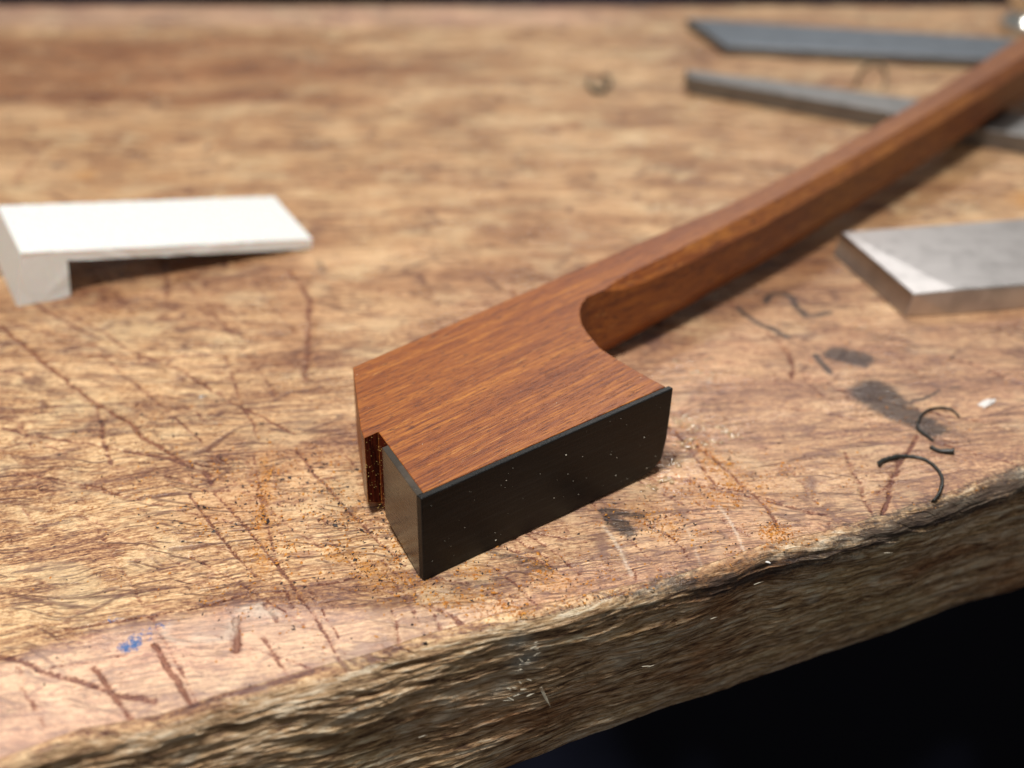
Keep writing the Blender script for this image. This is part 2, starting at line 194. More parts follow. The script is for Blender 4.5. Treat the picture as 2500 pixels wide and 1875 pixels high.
    col = m.mix(m.math('MULTIPLY', halo, 0.75), col, m.mix(1.0, col, (0.60, 0.36, 0.35), 'MULTIPLY'))
    scol = m.mix(m.math('MULTIPLY', ora, 0.8), (0.110, 0.042, 0.040), (0.34, 0.13, 0.040))
    col = m.mix(m.math('MULTIPLY', sc, 0.66), col, scol)
    oo = m.math('MULTIPLY', m.math('SUBTRACT', ora, scr, clamp=True), m.ss(rag, 0.38, 0.62))
    col = m.mix(oo, col, (0.62, 0.27, 0.045))
    col = m.mix(m.math('MULTIPLY', lite, m.ss(rag, 0.25, 0.55)), col, (0.86, 0.74, 0.60))
    bb = m.ss(m.math('ADD', blue, m.math('MULTIPLY', m.math('SUBTRACT', rag, 0.5), 3.0)), 0.35, 0.9)
    bb = m.math('MULTIPLY', bb, m.ss(blue, 0.02, 0.1))
    col = m.mix(bb, col, (0.045, 0.13, 0.34))
    # front face: dirty grey brown end of the board
    ff = m.math('MULTIPLY_ADD', m.noise(g, (1.0, 9.0, 1), 6, 0.68, 0.5, off=(0, 4, 0)), 0.5, m.math('MULTIPLY', m.noise(g, (5, 40, 1), 4, 0.65, 0.4), 0.5))
    fcol = m.ramp(ff, [(0.40, (0.13, 0.066, 0.033)), (0.45, (0.38, 0.225, 0.112)), (0.51, (0.68, 0.455, 0.255)), (0.59, (0.92, 0.78, 0.58))])
    fn = m.noise(ob, (0.5, 0.5, 1.2), 4, 0.6, 0.4, off=(2.2, 0, 3))
    fcol = m.mix(m.ss(fn, 0.50, 0.66, 0, 0.75), fcol, m.mix(1.0, fcol, (0.62, 0.40, 0.26), 'MULTIPLY'))
    fcol = m.mix(m.ss(fn, 0.48, 0.32, 0, 0.5), fcol, m.mix(1.0, fcol, (1.0, 1.02, 0.86), 'MULTIPLY'))
    fcol = m.mix(m.math('MULTIPLY', lite, m.ss(rag, 0.25, 0.50)), fcol, (0.62, 0.60, 0.52))
    fe = m.ss(m.math('MULTIPLY_ADD', m.math('SUBTRACT', n4, 0.5), 0.55, face), 0.40, 0.62)
    col = m.mix(fe, col, fcol)
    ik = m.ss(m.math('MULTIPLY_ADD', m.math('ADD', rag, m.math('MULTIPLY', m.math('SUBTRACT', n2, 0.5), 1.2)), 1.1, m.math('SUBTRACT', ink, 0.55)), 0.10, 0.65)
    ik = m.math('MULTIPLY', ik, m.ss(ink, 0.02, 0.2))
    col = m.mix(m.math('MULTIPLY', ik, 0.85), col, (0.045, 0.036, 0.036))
    # relief
    hh = m.math('MULTIPLY', n3, 0.5); hh = m.math('MULTIPLY_ADD', n2, 0.6, hh); hh = m.math('MULTIPLY_ADD', n4, 0.45, hh)
    hh = m.math('SUBTRACT', hh, m.math('MULTIPLY', sc, 0.8)); hh = m.math('SUBTRACT', hh, m.math('MULTIPLY', h, 0.9))
    hh = m.math('SUBTRACT', hh, m.math('MULTIPLY', d, 0.30))
    hh = m.math('MULTIPLY_ADD', m.math('MULTIPLY', ff, face), 4.5, hh)
    nr = m.bump(hh, 0.75, 0.022)
    blob = m.n('ShaderNodeTexVoronoi', feature='SMOOTH_F1'); m.put(blob.inputs['Vector'], m.mul(ob, (7, 11, 7))); blob.inputs['Scale'].default_value = 1
    gl = m.math('MULTIPLY', glos, m.ss(m.noise(ob, (5, 5, 5), 3, 0.6), 0.40, 0.56), clamp=True)
    nr = m.bump(m.math('MULTIPLY', blob.outputs['Distance'], gl), 1.0, 0.014, nr)
    wx = m.ss(m.noise(ob, (0.8, 1.4, 1), 4, 0.65, 0.5, off=(12, 3, 0)), 0.46, 0.60)
    rough = m.math('SUBTRACT', m.math('SUBTRACT', m.math('MULTIPLY_ADD', n4, 0.5, 0.27), m.math('MULTIPLY', wx, 0.27)), m.math('MULTIPLY', gl, 0.40), clamp=True)
    return m.out(col, rough, nr, Specular_IOR_Level=m.math('MULTIPLY_ADD', gl, 0.4, 0.45))

# ------------------------------------------------------------------ bench geometry
CR = np.array(D['crest']); FT = np.array(D['foot'])
def ext(P, x):
    y = np.interp(x, P[:, 0], P[:, 1])
    s0 = 0.42; s1 = 0.42
    y = np.where(x < P[0, 0], P[0, 1]+(x-P[0, 0])*s0, y); y = np.where(x > P[-1, 0], P[-1, 1]+(x-P[-1, 0])*s1, y)
    return y
def crest(x):
    j = (fbm(x*0.9, x*0, 3, 5)-0.5)*0.10 + (vn(x*5, x*0, 9)-0.5)*0.05*sstep(-1, 3, x)
    return ext(CR, x) + j
def bevel_w(x): return 0.30 + 1.05*sstep(0.3, -3.5, x)
def bevel_d(x): return 0.055 + 0.10*sstep(0.3, -3.5, x)
def top_z(x, y):
    t = (y-crest(x))/bevel_w(x)
    z = -bevel_d(x)*np.clip(1-t, 0, 1.2)**1.4
    z = z + (fbm(x*0.35, y*0.35, 3, 2)-0.5)*0.05 + (fbm(x*1.7, y*1.7, 3, 4)-0.5)*0.020
    return z
def grain_slope(y): return np.interp(y, [9, 12, 14.5, 18, 22, 34], [0.27, 0.24, 0.13, 0.03, 0.0, -0.01])
def along(pts, n=40):
    P = np.array(pts, float); out = []
    if len(P) == 1: return P
    for a, b in zip(P[:-1], P[1:]):
        k = max(2, int(np.hypot(*(b-a))/0.03)); out += [a+(b-a)*i/k for i in range(k)]
    out.append(P[-1]); return np.array(out)
def paint(arr, X, Y, pts, w, s, mode='max', soft=1.0, wob=0.03):
    P = along(pts); pad = w*2.2+0.1
    b = (X > P[:, 0].min()-pad) & (X < P[:, 0].max()+pad) & (Y > P[:, 1].min()-pad) & (Y < P[:, 1].max()+pad)
    idx = np.nonzero(b)[0]
    if not len(idx): return
    x = X[idx]; y = Y[idx]
    x = x+(vn(x*4, y*4, 31)-0.5)*wob*2; y = y+(vn(x*4, y*4, 33)-0.5)*wob*2
    dd = np.full(len(idx), 1e9)
    for p in P: dd = np.minimum(dd, (x-p[0])**2+(y-p[1])**2)
    dd = np.sqrt(dd)
    v = s*np.clip(1-(dd/(w*1.0))**2*0.5/soft, 0, 1)**1.5
    v = np.where(dd > w*1.42*math.sqrt(soft), 0, v)
    arr[idx] = np.maximum(arr[idx], v) if mode == 'max' else arr[idx]+v

def build_bench():
    nc_in = 700; nc_out = 24
    tin = np.linspace(-1, 1, nc_in)
    xo = np.geomspace(1.02, 6.0, nc_out)
    T = np.concatenate([-xo[::-1], tin, xo])
    xf = T*6.9 + 0.5; xb = T*12.6
    NR = 540; r = np.linspace(0, 1, NR); k = 8.0
    fr = (k**r-1)/(k-1)                        # 0 at the front edge, 1 at the back
    yb = 31.9
    Xs = []; Ys = []; Zs = []; Fc = []
    RR = 0.16
    for f in fr[::-1]:
        x = xf*(1-f)+xb*f
        y = crest(x)+RR + (yb-crest(x)-RR)*f
        z = top_z(x, y)
        if f == 1: z = z*0
        Xs.append(x); Ys.append(y); Zs.append(z); e_ = 0.15+0.15*sstep(0.3, 2.2, x); Fc.append(np.clip(e_-(y-crest(x))*(6-2.5*sstep(0.3, 2.2, x)), 0, e_))
    x = xf; yc = crest(x); zc = top_z(x, yc+RR)
    for a in np.linspace(6, 90, 14):
        Xs.append(x); Ys.append(yc+RR-RR*math.sin(R(a))); Zs.append(zc-RR+RR*math.cos(R(a))); e_ = 0.15+0.15*sstep(0.3, 2.2, x); Fc.append(e_+(0.95-e_)*(a/90)**(1.3-0.6*sstep(0.3, 2.2, x)))
    yfo = ext(FT, x)+(fbm(x*1.1, x*0+3, 3, 8)-0.5)*0.12
    NF = 190
    for i in range(1, NF+1):
        q = i/NF
        zz = (zc-RR)*(1-q)+(-2.0+(fbm(x*1.3, x*0, 3, 12)-0.5)*0.08)*q
        Xs.append(x); Ys.append(yc*(1-q)+yfo*q); Zs.append(zz); Fc.append(np.full_like(x, 1.0))
    for add, dz in ((0.06, -0.04), (0.6, -0.05), (6, -0.05), (19, -0.05)):
        Xs.append(x); Ys.append(yfo+add); Zs.append(np.full_like(x, -2.0)+dz); Fc.append(np.full_like(x, 1.0))
    X = np.array(Xs); Y = np.array(Ys); Z = np.array(Zs); F = np.array(Fc)
    nr, nc = X.shape
    U = X.copy(); Wc = Y - grain_slope(Y)*X
    top = np.zeros((nr, nc), bool); top[:NR] = True
    # warp of the grain
    U = U + (fbm(X*0.5, Y*0.5, 2, 40)-0.5)*1.0; Wc = Wc + (fbm(X*0.30, Y*0.5, 2, 44)-0.5)*(0.35+0.7*sstep(-1, 3, X))
    sF = X*1.09; wF = Z*1.0 + (fbm(sF*0.35, Z*0.8, 3, 46)-0.5)*0.5 + sF*0.03
    U = np.where(top, U, sF); Wc = np.where(top, Wc, wF-7.0)
    # torn fibres on the front face: ledges and splits running along the board
    fm = ~top; fm[-4:] = False
    s_ = sF; v_ = wF
    warp = (fbm(s_*0.8, v_*2.5, 3, 51)-0.5)
    rid = 1-np.abs(2*fbm(s_*0.75+warp, v_*6.5+warp*1.5, 4, 52)-1)
    rid2 = 1-np.abs(2*fbm(s_*2.1, v_*17+warp*3, 3, 55)-1)
    chunk = fbm(s_*0.6+3, v_*1.7, 4, 57)
    disp = (rid-0.6)*0.05 + (rid2-0.6)*0.045 + (chunk-0.5)*0.15
    edge_in = np.clip((Z-(-2.0))/0.15, 0.3, 1)
    fade = np.clip((np.arange(nr)-NR)/16.0, 0, 1)[:, None]
    disp = np.where(fm, disp*fade*edge_in, 0)
    X = X + disp*0.41; Y = Y - disp*0.91; Z = Z + disp*0.15*(fade)
    # mark masks
    Xf = X.ravel(); Yf = Y.ravel(); n = Xf.size
    tp = top.ravel()
    Xm = np.where(tp, Xf, 999.)
    Ym = Yf
    scr = np.zeros(n); ora = np.zeros(n); ink = np.zeros(n); red = np.zeros(n); lite = np.zeros(n); gl = np.zeros(n); blue = np.zeros(n)
    for w, s, o, p in D['scr']:
        paint(scr, Xm, Ym, p, w*0.62, min(1, s*1.1)); 
        if o > 0: paint(ora, Xm, Ym, p, w*0.62, s*o)
    rng = random.Random(5)
    for i in range(160):
        x0 = rng.uniform(-9, 9); y0 = rng.uniform(11, 27); a = R(rng.choice([-48, -35, -60, 70, 100, 12, -20, 30]) + rng.uniform(-9, 9)); L = rng.uniform(0.4, 2.4)
        c = rng.uniform(-0.12, 0.12)*L
        pts = [(x0+L*t*math.cos(a)-c*math.sin(a)*math.sin(t*3.14), y0+L*t*math.sin(a)+c*math.cos(a)*math.sin(t*3.14)) for t in (0, .25, .5, .75, 1)]
        paint(scr, Xm, Ym, pts, rng.choice([0.012, 0.015, 0.02, 0.03]), rng.uniform(0.3, 0.85))
    for cx, cy, ln, wd, an, no, nd in D['dust']:
        bx = (Xm-cx)*math.cos(an)+(Ym-cy)*math.sin(an); by = -(Xm-cx)*math.sin(an)+(Ym-cy)*math.cos(an)
        dd_ = np.exp(-(bx/(ln*.42))**2-(by/(wd*.6))**2)*min(0.8, no/(ln*wd)/900.0)
        dd_ = dd_*sstep(0.38, 0.62, fbm(Xf*3.5, Yf*3.5, 3, 90))
        ora = np.maximum(ora, dd_)
    for i in range(46):
        x0 = rng.uniform(-7, 1.5); y0 = rng.uniform(12.2, 20.5); a = R(rng.gauss(-58, 7) if rng.random() < .7 else rng.gauss(-22, 6)); L = rng.uniform(1.2, 4.2)
        for j in range(rng.choice([1, 2, 2, 3])):
            o_ = rng.uniform(-.16, .16); a2 = a+R(rng.gauss(0, 2)); c = rng.uniform(-.03, .03)*L; l2 = L*rng.uniform(.5, 1)
            pts = [(x0+o_+l2*q*math.cos(a2)-c*math.sin(a2)*math.sin(q*3.14), y0+l2*q*math.sin(a2)+c*math.cos(a2)*math.sin(q*3.14)) for q in (0, .25, .5, .75, 1)]
            paint(scr, Xm, Ym, pts, rng.choice([0.010, 0.013, 0.017, 0.022]), rng.uniform(0.45, 0.95), wob=0.012)
    for w, s, p in D['lite']: paint(lite, Xm, Ym, p, w*0.7, s*0.7)
    for w, s, p in D['ink']: paint(ink, Xm, Ym, p, w, s)
    for w, s, p in D['purple']: paint(ink, Xm, Ym, p, w, s*0.75)
    for w, s, p in D['red']: paint(red, Xm, Ym, p, w, s, soft=2, wob=0.25)
    for w, s, p in D['blue']: paint(blue, Xm, Ym, p, w*1.25, s, wob=0.05)
    for w, s, p in D['glue']: paint(lite, Xm, Ym, p, w, s*0.6, wob=0.16)
    for w, s, p in D['orange']: paint(ora, Xm, Ym, p, w, s, wob=0.1)
    for w, s, p in D['glossp']: paint(gl, Xm, Ym, p, w, s, soft=1.5, wob=0.1)
    Zf = Z.ravel()
    Zf = Zf - np.where(tp, scr*(0.014+0.022*vn(Xf*9, Yf*9, 81)), 0)
    # reddish board band at the back left, reddish cast of the right hand part
    band = sstep(25.4, 26.0, Yf+(vn(Xf*.6, Yf*.6, 70)-.5)*.5)*sstep(30.2, 29.4, Yf)*sstep(0.5, -5.0, Xf+(vn(Xf*.3, Yf*1.2, 71)-.5)*6)
    edge_red = 0.45*sstep(21.5, 17.0, Yf+(fbm(Xf*.5, Yf*.5, 3, 73)-.5)*5)*sstep(-5, 3, Xf+(vn(Xf*.4, Yf*.4, 75)-.5)*6)
    red = np.maximum(red, np.where(tp, np.maximum(band*0.95, edge_red), 0))
    bv = (Yf-crest(Xf))/(bevel_w(Xf)*1.05)
    pink = np.where(tp, sstep(1.08, 0.85, bv+(vn(Xf*3, Yf*3, 77)-.5)*.15)*sstep(1.2, -1.0, Xf), 0)
    pink = np.maximum(pink, np.where(tp, 0.7*sstep(30.2, 30.7, Yf)*sstep(4, 0, Xf), 0))
    pink = np.maximum(pink, 0.35*np.where(tp, sstep(20, 15, Yf)*sstep(-2.5, 1, Xf), 0))
    face = F.ravel()
    # pale torn fibres on the front face
    for (cx, cz, w, s) in ((0.05, -0.28, .12, .8), (0.12, -0.55, .13, .9), (-0.12, -0.85, .10, .6), (3.2, -0.9, .08, .5), (1.1, -1.0, .08, .4), (-2.9, -0.6, .07, .5)):
        q = np.exp(-((Xf-cx-(Zf-cz)*.3)/w)**2-((Zf-cz)/(w*.8))**2)*s*(~tp)
        lite = np.maximum(lite, q)
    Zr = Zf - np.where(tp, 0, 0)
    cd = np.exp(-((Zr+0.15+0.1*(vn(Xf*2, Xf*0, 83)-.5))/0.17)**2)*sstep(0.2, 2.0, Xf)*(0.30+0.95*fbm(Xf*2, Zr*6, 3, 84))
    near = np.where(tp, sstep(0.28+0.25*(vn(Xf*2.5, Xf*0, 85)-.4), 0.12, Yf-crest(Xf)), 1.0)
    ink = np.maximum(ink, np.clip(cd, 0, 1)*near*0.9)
    me = bpy.data.meshes.new('workbench')
    idx = np.arange(nr*nc).reshape(nr, nc)
    q = np.stack([idx[:-1, :-1], idx[1:, :-1], idx[1:, 1:], idx[:-1, 1:]], -1).reshape(-1, 4)
    me.vertices.add(nr*nc); me.vertices.foreach_set('co', np.stack([Xf, Yf, Zf], 1).astype(np.float32).ravel())
    me.loops.add(q.size); me.loops.foreach_set('vertex_index', q.astype(np.int32).ravel())
    me.polygons.add(len(q)); me.polygons.foreach_set('loop_start', np.arange(0, q.size, 4, dtype=np.int32))
    me.polygons.foreach_set('use_smooth', np.ones(len(q), bool))
    me.update(calc_edges=True)
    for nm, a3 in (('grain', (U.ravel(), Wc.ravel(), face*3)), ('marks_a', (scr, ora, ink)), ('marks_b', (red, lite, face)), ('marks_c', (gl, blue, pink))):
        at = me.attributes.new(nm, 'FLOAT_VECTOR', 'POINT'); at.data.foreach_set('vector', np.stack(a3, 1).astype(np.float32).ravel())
    me.materials.append(bench_material())
    o = link(bpy.data.objects.new('workbench', me))
    return tag(o, 'old scratched and stained wooden workbench top with a rough, dirty front edge', 'workbench')
bench = build_bench()

# dark floor far below
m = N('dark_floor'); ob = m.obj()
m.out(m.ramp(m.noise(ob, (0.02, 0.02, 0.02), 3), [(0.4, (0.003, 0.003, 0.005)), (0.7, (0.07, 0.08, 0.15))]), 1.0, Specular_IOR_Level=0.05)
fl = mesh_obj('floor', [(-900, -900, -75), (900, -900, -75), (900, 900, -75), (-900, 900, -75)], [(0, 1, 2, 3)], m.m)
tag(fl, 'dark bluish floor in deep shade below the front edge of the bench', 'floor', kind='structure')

# ------------------------------------------------------------------ bow materials
def bow_wood():
    m = N('reddish_bow_wood'); o = m.obj()
    b1 = m.noise(o, (0.16, 4.2, 2.5), 4, 0.6, 0.1)
    b2 = m.noise(o, (0.7, 26, 12), 5, 0.65, 0.1)
    b3 = m.noise(o, (3.2, 62, 40), 3, 0.6, 0.1)
    f = m.math('MULTIPLY_ADD', b2, 0.38, m.math('MULTIPLY_ADD', b3, 0.36, m.math('MULTIPLY', b1, 0.26)))
    col = m.ramp(f, [(0.38, (0.110, 0.023, 0.006)), (0.465, (0.215, 0.056, 0.010)), (0.53, (0.300, 0.090, 0.014)), (0.63, (0.50, 0.190, 0.028))])
    col = m.mix(m.ss(m.xyz(o)[0], 3.5, 9.0, 0, 0.6), col, m.mix(0.55, col, (0.17, 0.085, 0.045)))  # sheen on the far stick, painted in as a muted brown
    p = m.ss(m.noise(o, (6.5, 56, 30), 3, 0.65, 0.1, off=(3, 1, 2)), 0.57, 0.62)
    col = m.mix(m.math('MULTIPLY', p, 0.70), col, (0.070, 0.018, 0.010))
    l = m.ss(m.noise(o, (2.2, 46, 25), 4, 0.6, 0.3, off=(8, 4, 2)), 0.61, 0.70)
    l = m.math('MULTIPLY', l, m.ss(m.noise(o, (0.6, 2.6, 2), 2, 0.5, off=(8, 4, 9)), 0.45, 0.6))
    col = m.mix(m.math('MULTIPLY', l, 0.6), col, (0.66, 0.31, 0.085))
    nr = m.bump(m.math('SUBTRACT', m.math('MULTIPLY', b3, 0.5), p), 0.35, 0.006)
    fz = m.noise(o, (45, 60, 60), 3, 0.6)
    nr = m.bump(fz, 0.4, 0.005, nr)
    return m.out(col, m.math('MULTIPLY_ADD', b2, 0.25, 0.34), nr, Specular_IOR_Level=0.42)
def ebony(name, face_col=(0.012, 0.010, 0.009), rough=0.42, spec=0.22):
    m = N(name); o = m.obj()
    b = m.noise(o, (1.5, 1.5, 30), 4, 0.6, 0.2)
    s = m.noise(o, (55, 55, 55), 3, 0.6)
    col = m.mix(m.ss(b, 0.45, 0.7, 0, 0.8), face_col, tuple(c*2.2 for c in face_col))
    return m.out(col, m.math('MULTIPLY_ADD', b, 0.2, rough-0.1), m.bump(m.math('MULTIPLY_ADD', b, 0.8, s), 0.30 if spec < 0.5 else 0.10, 0.006), Specular_IOR_Level=spec)
WOOD = bow_wood(); EB = ebony('black_ebony', (0.008, 0.008, 0.008), 0.40); EB2 = ebony('sheen_tinted_ebony', (0.040, 0.031, 0.023), 0.27, 0.6)  # end plate copy is browner: reflected bench sheen painted into its base colour
m = N('dark_red_end_grain'); ENDG = m.out(m.mix(m.ss(m.noise(m.obj(), (30, 30, 4), 3), 0.4, 0.6), (0.045, 0.008, 0.005), (0.13, 0.022, 0.010)), 0.25, m.bump(m.noise(m.obj(), (30, 30, 4), 3), 0.4, 0.01))

# ------------------------------------------------------------------ bow, lying on its side, head towards the camera
c0 = D['c0']; ang = R(43)
bow = bpy.data.objects.new('violin_bow', None); link(bow)
bow.location = (c0[0], c0[1], 0); bow.rotation_euler = (0, 0, ang)
tag(bow, 'unfinished reddish-brown violin bow lying on its side, its square head faced with black ebony', 'violin bow')
Mi = (Matrix.Translation((c0[0], c0[1], 0)) @ Matrix.Rotation(ang, 4, 'Z')).inverted()
def L(p): return Mi @ Vector(p)
T = D['T']
F = [Vector(p) for p in D['stick']]
back_a = Vector(D['A'])
def nrm2(i):
    a = F[max(i-1, 0)]; b = F[min(i+1, len(F)-1)]; d = (b-a); d.z = 0; d.normalize(); return d, Vector((d.y, -d.x, 0))
# width of the top face at the neck: distance to the straight back of the head
bn = Vector(D['backn'][0]); d0, n0 = nrm2(0)
bd = (bn-back_a); 
den = (-n0.x)*bd.y-(-n0.y)*bd.x
w0 = ((back_a.x-F[0].x)*bd.y-(back_a.y-F[0].y)*bd.x)/den
def tops(u): return Vector((u[0], u[1], u[2]))
B0 = F[0]-n0*w0
outline = [D['endplate_in'], D['plate_inner'], D['wood_D']] + D['curve'][1:-1] + [tuple(F[0]+n0*0.10), tuple(B0)]
outline += D['top_bot'] + [D['A']] + D['tongue']
def zb(p, dz=0): return (p[0], p[1], p[2]-T+dz)
# the straight back: points on the line from the neck to the tip of the head
outline = [list(p) for p in outline]
ib = len(outline)-4-len(D['top_bot'])
for j in range(len(D['top_bot'])):
    t = (j+1)/(len(D['top_bot'])+1); q = B0.lerp(back_a, t); outline[ib+j] = [q.x, q.y, q.z]
top = [tuple(p) for p in outline]
bm = bmesh.new()
n = len(top)
vt = [bm.verts.new(L(p)) for p in top]
bot = []
for i, p in enumerate(top):
    d = {n-1: 0.09, n-2: 0.19, n-3: 0.16, n-4: 0.08}.get(i, 0.0)
    bot.append(bm.verts.new(L(zb(p, d))))
n = len(top)
bm.faces.new(vt); bm.faces.new(bot[::-1])
for i in range(n):
    bm.faces.new([vt[i], bot[i], bot[(i+1) % n], vt[(i+1) % n]])
nt = len(D['tongue'])
for k in range(nt-1, -1, -1):
    bm.faces.ensure_lookup_table(); bm.faces[2+n-1-k].material_index = 1
# stick: octagon swept along the measured line
rings = []
ns = len(F)
for i in range(ns):
    d, nn = nrm2(i); s = i/(ns-1)
    dist = (F[i]-F[0]).length
    w = float(np.interp(dist, [0, 1.5, 3.5, 5, 7, 9.5, 12.5], [w0, 0.475, 0.455, 0.46, 0.48, 0.52, 0.62]))
    Tk = float(np.interp(dist, [0, 1, 2.5, 5, 9, 13], [0.95, 0.92, 0.89, 0.86, 0.82, 0.82]))
    hh_ = float(np.interp(dist, [0, 1, 2.5, 5, 9, 13], [0.62, 0.53, 0.47, 0.46, 0.44, 0.42]))
    c = float(np.interp(dist, [0, 0.12, 1.2, 3, 6, 13], [0.10, 0.115, 0.15, 0.165, 0.155, 0.14]))
    cb = float(np.interp(dist, [0, 1.6, 3.2, 13], [0.006, 0.006, 0.11, 0.15]))
    zt = F[i].z
    ct = max(0.01, c*min(1.0, dist/0.42)**0.7)
    f = F[i]+nn*(c-ct); w = w+c-ct
    rings.append([f, F[i]+nn*c+Vector((0, 0, -ct)), F[i]+nn*c+Vector((0, 0, -c-hh_)), F[i]+Vector((0, 0, -Tk)),
                  f-nn*(w-cb)+Vector((0, 0, -Tk)), f-nn*w+Vector((0, 0, -Tk+cb)), f-nn*w+Vector((0, 0, -cb)), f-nn*(w-cb)])
# at the neck the chamfer starts abruptly: first ring pulled inside the head face
r0 = rings[0]
d0, n0 = nrm2(0)
vr = []
for k, r in enumerate(rings):
    vr.append([bm.verts.new(L(p)) for p in r])
for a, b in zip(vr[:-1], vr[1:]):
    for i in range(8): bm.faces.new([a[i], a[(i+1) % 8], b[(i+1) % 8], b[i]])
bm.faces.new(vr[-1])
bmesh.ops.recalc_face_normals(bm, faces=bm.faces)
LB, LF = L(B0), L(F[0]+n0*0.10)
def on_neck(v): 
    a = (LF-LB); k = ((v.co-LB).x*a.y-(v.co-LB).y*a.x)/math.hypot(a.x, a.y); return abs(k) < 0.002 
ed = [e for e in bm.edges if len(e.link_faces) == 2 and e.calc_face_angle(0) > 0.45 and not (on_neck(e.verts[0]) and on_neck(e.verts[1]))]
bmesh.ops.bevel(bm, geom=ed, offset=0.008, segments=2, affect='EDGES', profile=0.5)
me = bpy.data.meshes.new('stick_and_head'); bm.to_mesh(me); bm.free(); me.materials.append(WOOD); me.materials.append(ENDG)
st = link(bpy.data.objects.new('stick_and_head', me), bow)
# ebony face plate along the front of the head
pc = Vector(D['plate_corner']); pe = Vector(D['plate_end']); pi_ = Vector(D['plate_inner']); wD = Vector(D['wood_D'])
pd = (pe-pc); Lp = math.hypot(pd.x, pd.y); pd = Vector((pd.x/Lp, pd.y/Lp, pd.z/Lp)); pn = Vector((-pd.y, pd.x, 0)).normalized()
th = (pi_-pc).dot(pn) - 0.002
prof = [(0.0, 0.0), (Lp-0.33, 0.004), (Lp-0.20, 0.05), (Lp-0.11, 0.13), (Lp-0.055, 0.36), (Lp-0.02, 0.70), (Lp, T)]
prof = prof+[(0.0, T)]
fr_, bk_ = [], []
for a, z in prof:
    p = pc+pd*a; p = Vector((p.x, p.y, p.z-T+z)); fr_.append(L(p)); q = p+pn*th
    bk_.append(L(q))
v, f = prism(fr_, bk_)
mesh_obj('face_plate', v, f, EB, bow, 0.012)
# end plate closing the front of the head
ei = Vector(D['endplate_in']); eo = Vector(D['endplate_out'])
e1 = (ei-pi_); Le = math.hypot(e1.x, e1.y); e1 = Vector((e1.x/Le, e1.y/Le, 0)); en = Vector((-e1.y, e1.x, 0))
if en.dot(pd) > 0: en = -en
te = 0.075
a0 = pi_+e1*0.0-en*0.0
Pp = [pc+pn*(th+0.001)+en*0.0, pi_+e1*Le, pi_+e1*(Le-0.03)+en*te, pc+pn*(th+0.001)+en*0.0]
# outer face runs from the corner of the face plate to the notch
base4 = [pi_+pn*0.001, ei, ei+en*te-e1*0.02, pc+pn*(th+0.001)]
tt = [L((p.x, p.y, p.z-0.001)) for p in base4]; bb = [L((p.x, p.y, p.z-T+dz)) for p, dz in zip(base4, (0, 0.13, 0.14, 0))]
v, f = prism(bb, tt)
mesh_obj('end_plate', v, f, EB2, bow, 0.006)

# ------------------------------------------------------------------ white blank
m = N('white_plastic'); o = m.obj()
rb = m.noise(o, (26, 26, 0.8), 3, 0.6); sp = m.noise(o, (14, 14, 14), 4, 0.65)
side = m.math('SUBTRACT', 1.0, m.math('ABSOLUTE', m.xyz(m.n('ShaderNodeNewGeometry').outputs['Normal'])[2]), clamp=True)
WH = m.out(m.mix(m.ss(sp, 0.3, 0.7), (0.74, 0.76, 0.75), (0.80, 0.82, 0.81)), 0.55, m.bump(m.math('MULTIPLY_ADD', sp, 0.12, m.math('MULTIPLY', rb, side)), 0.5, 0.02), Subsurface_Weight=0.25)
WH.node_tree.nodes['Principled BSDF'].inputs['Subsurface Scale'].default_value = 0.1
prof = [(-0.16, 0.0), (0.54, 0.0), (0.57, 0.52), (3.94, 0.004), (3.96, 0.15), (0.0, 0.745)]
e1 = Vector((math.cos(R(26)), math.sin(R(26)), 0)); e2 = Vector((-e1.y, e1.x, 0))
white = []
rng = random.Random(3)
pp = []
for a, b in zip(prof, prof[1:]+prof[:1]):
    k = max(1, int(math.hypot(b[0]-a[0], b[1]-a[1])/0.06))
    pp += [(a[0]+(b[0]-a[0])*i/k, a[1]+(b[1]-a[1])*i/k) for i in range(k)]
def jit(s): return rng.gauss(0, s)
ring1 = [Vector((a, jit(0.005), max(0.0, z+jit(0.0015)))) for a, z in pp]; ring2 = [Vector((a, 1.72+jit(0.009), max(0.0, z+jit(0.002)))) for a, z in pp]
v, f = prism(ring1, ring2)
wb = mesh_obj('white_blank', v, f, WH, None, 0.0)
wb.location = (-6.39, 18.05, 0.0); wb.rotation_euler = (0, 0, R(26))
tag(wb, 'white L-shaped plastic blank on the left, thin plate sloping down from a square leg', 'plastic part')

# ------------------------------------------------------------------ steel tools
def steel(name, col, rough, sc=1.0):
    m = N(name); o = m.obj()
    a = m.noise(o, (2*sc, 40*sc, 20), 4, 0.6, 0.2); b = m.noise(o, (3, 3, 3), 4, 0.6)
    c = m.mix(m.ss(b, 0.45, 0.7, 0, 0.5), col, tuple(x*0.6 for x in col))
    return m.out(c, m.math('MULTIPLY_ADD', a, 0.15, rough), m.bump(a, 0.15, 0.004), Metallic=1.0)
ST = steel('ground_steel', (0.64, 0.61, 0.595), 0.24)
STD = steel('dark_steel', (0.20, 0.225, 0.255), 0.36)
STF = steel('file_steel', (0.24, 0.235, 0.23), 0.42)
def ext_pt(p, a, Ln): return [p[0]+math.cos(R(a))*Ln, p[1]+math.sin(R(a))*Ln]
t = D['slab_top']; q = D['slab_fac'][0]; b = D['slab_bot']
P0 = Vector(t[0]); P1 = Vector(t[1]); Q = Vector((q[0], q[1], 0.33)); a = 9.6
P3 = Vector((*ext_pt(P0, a, 7), 0.33)); P2 = Vector((*ext_pt(P1, a, 7), 0.33))
O = Vector((P1.x, P1.y, 0))
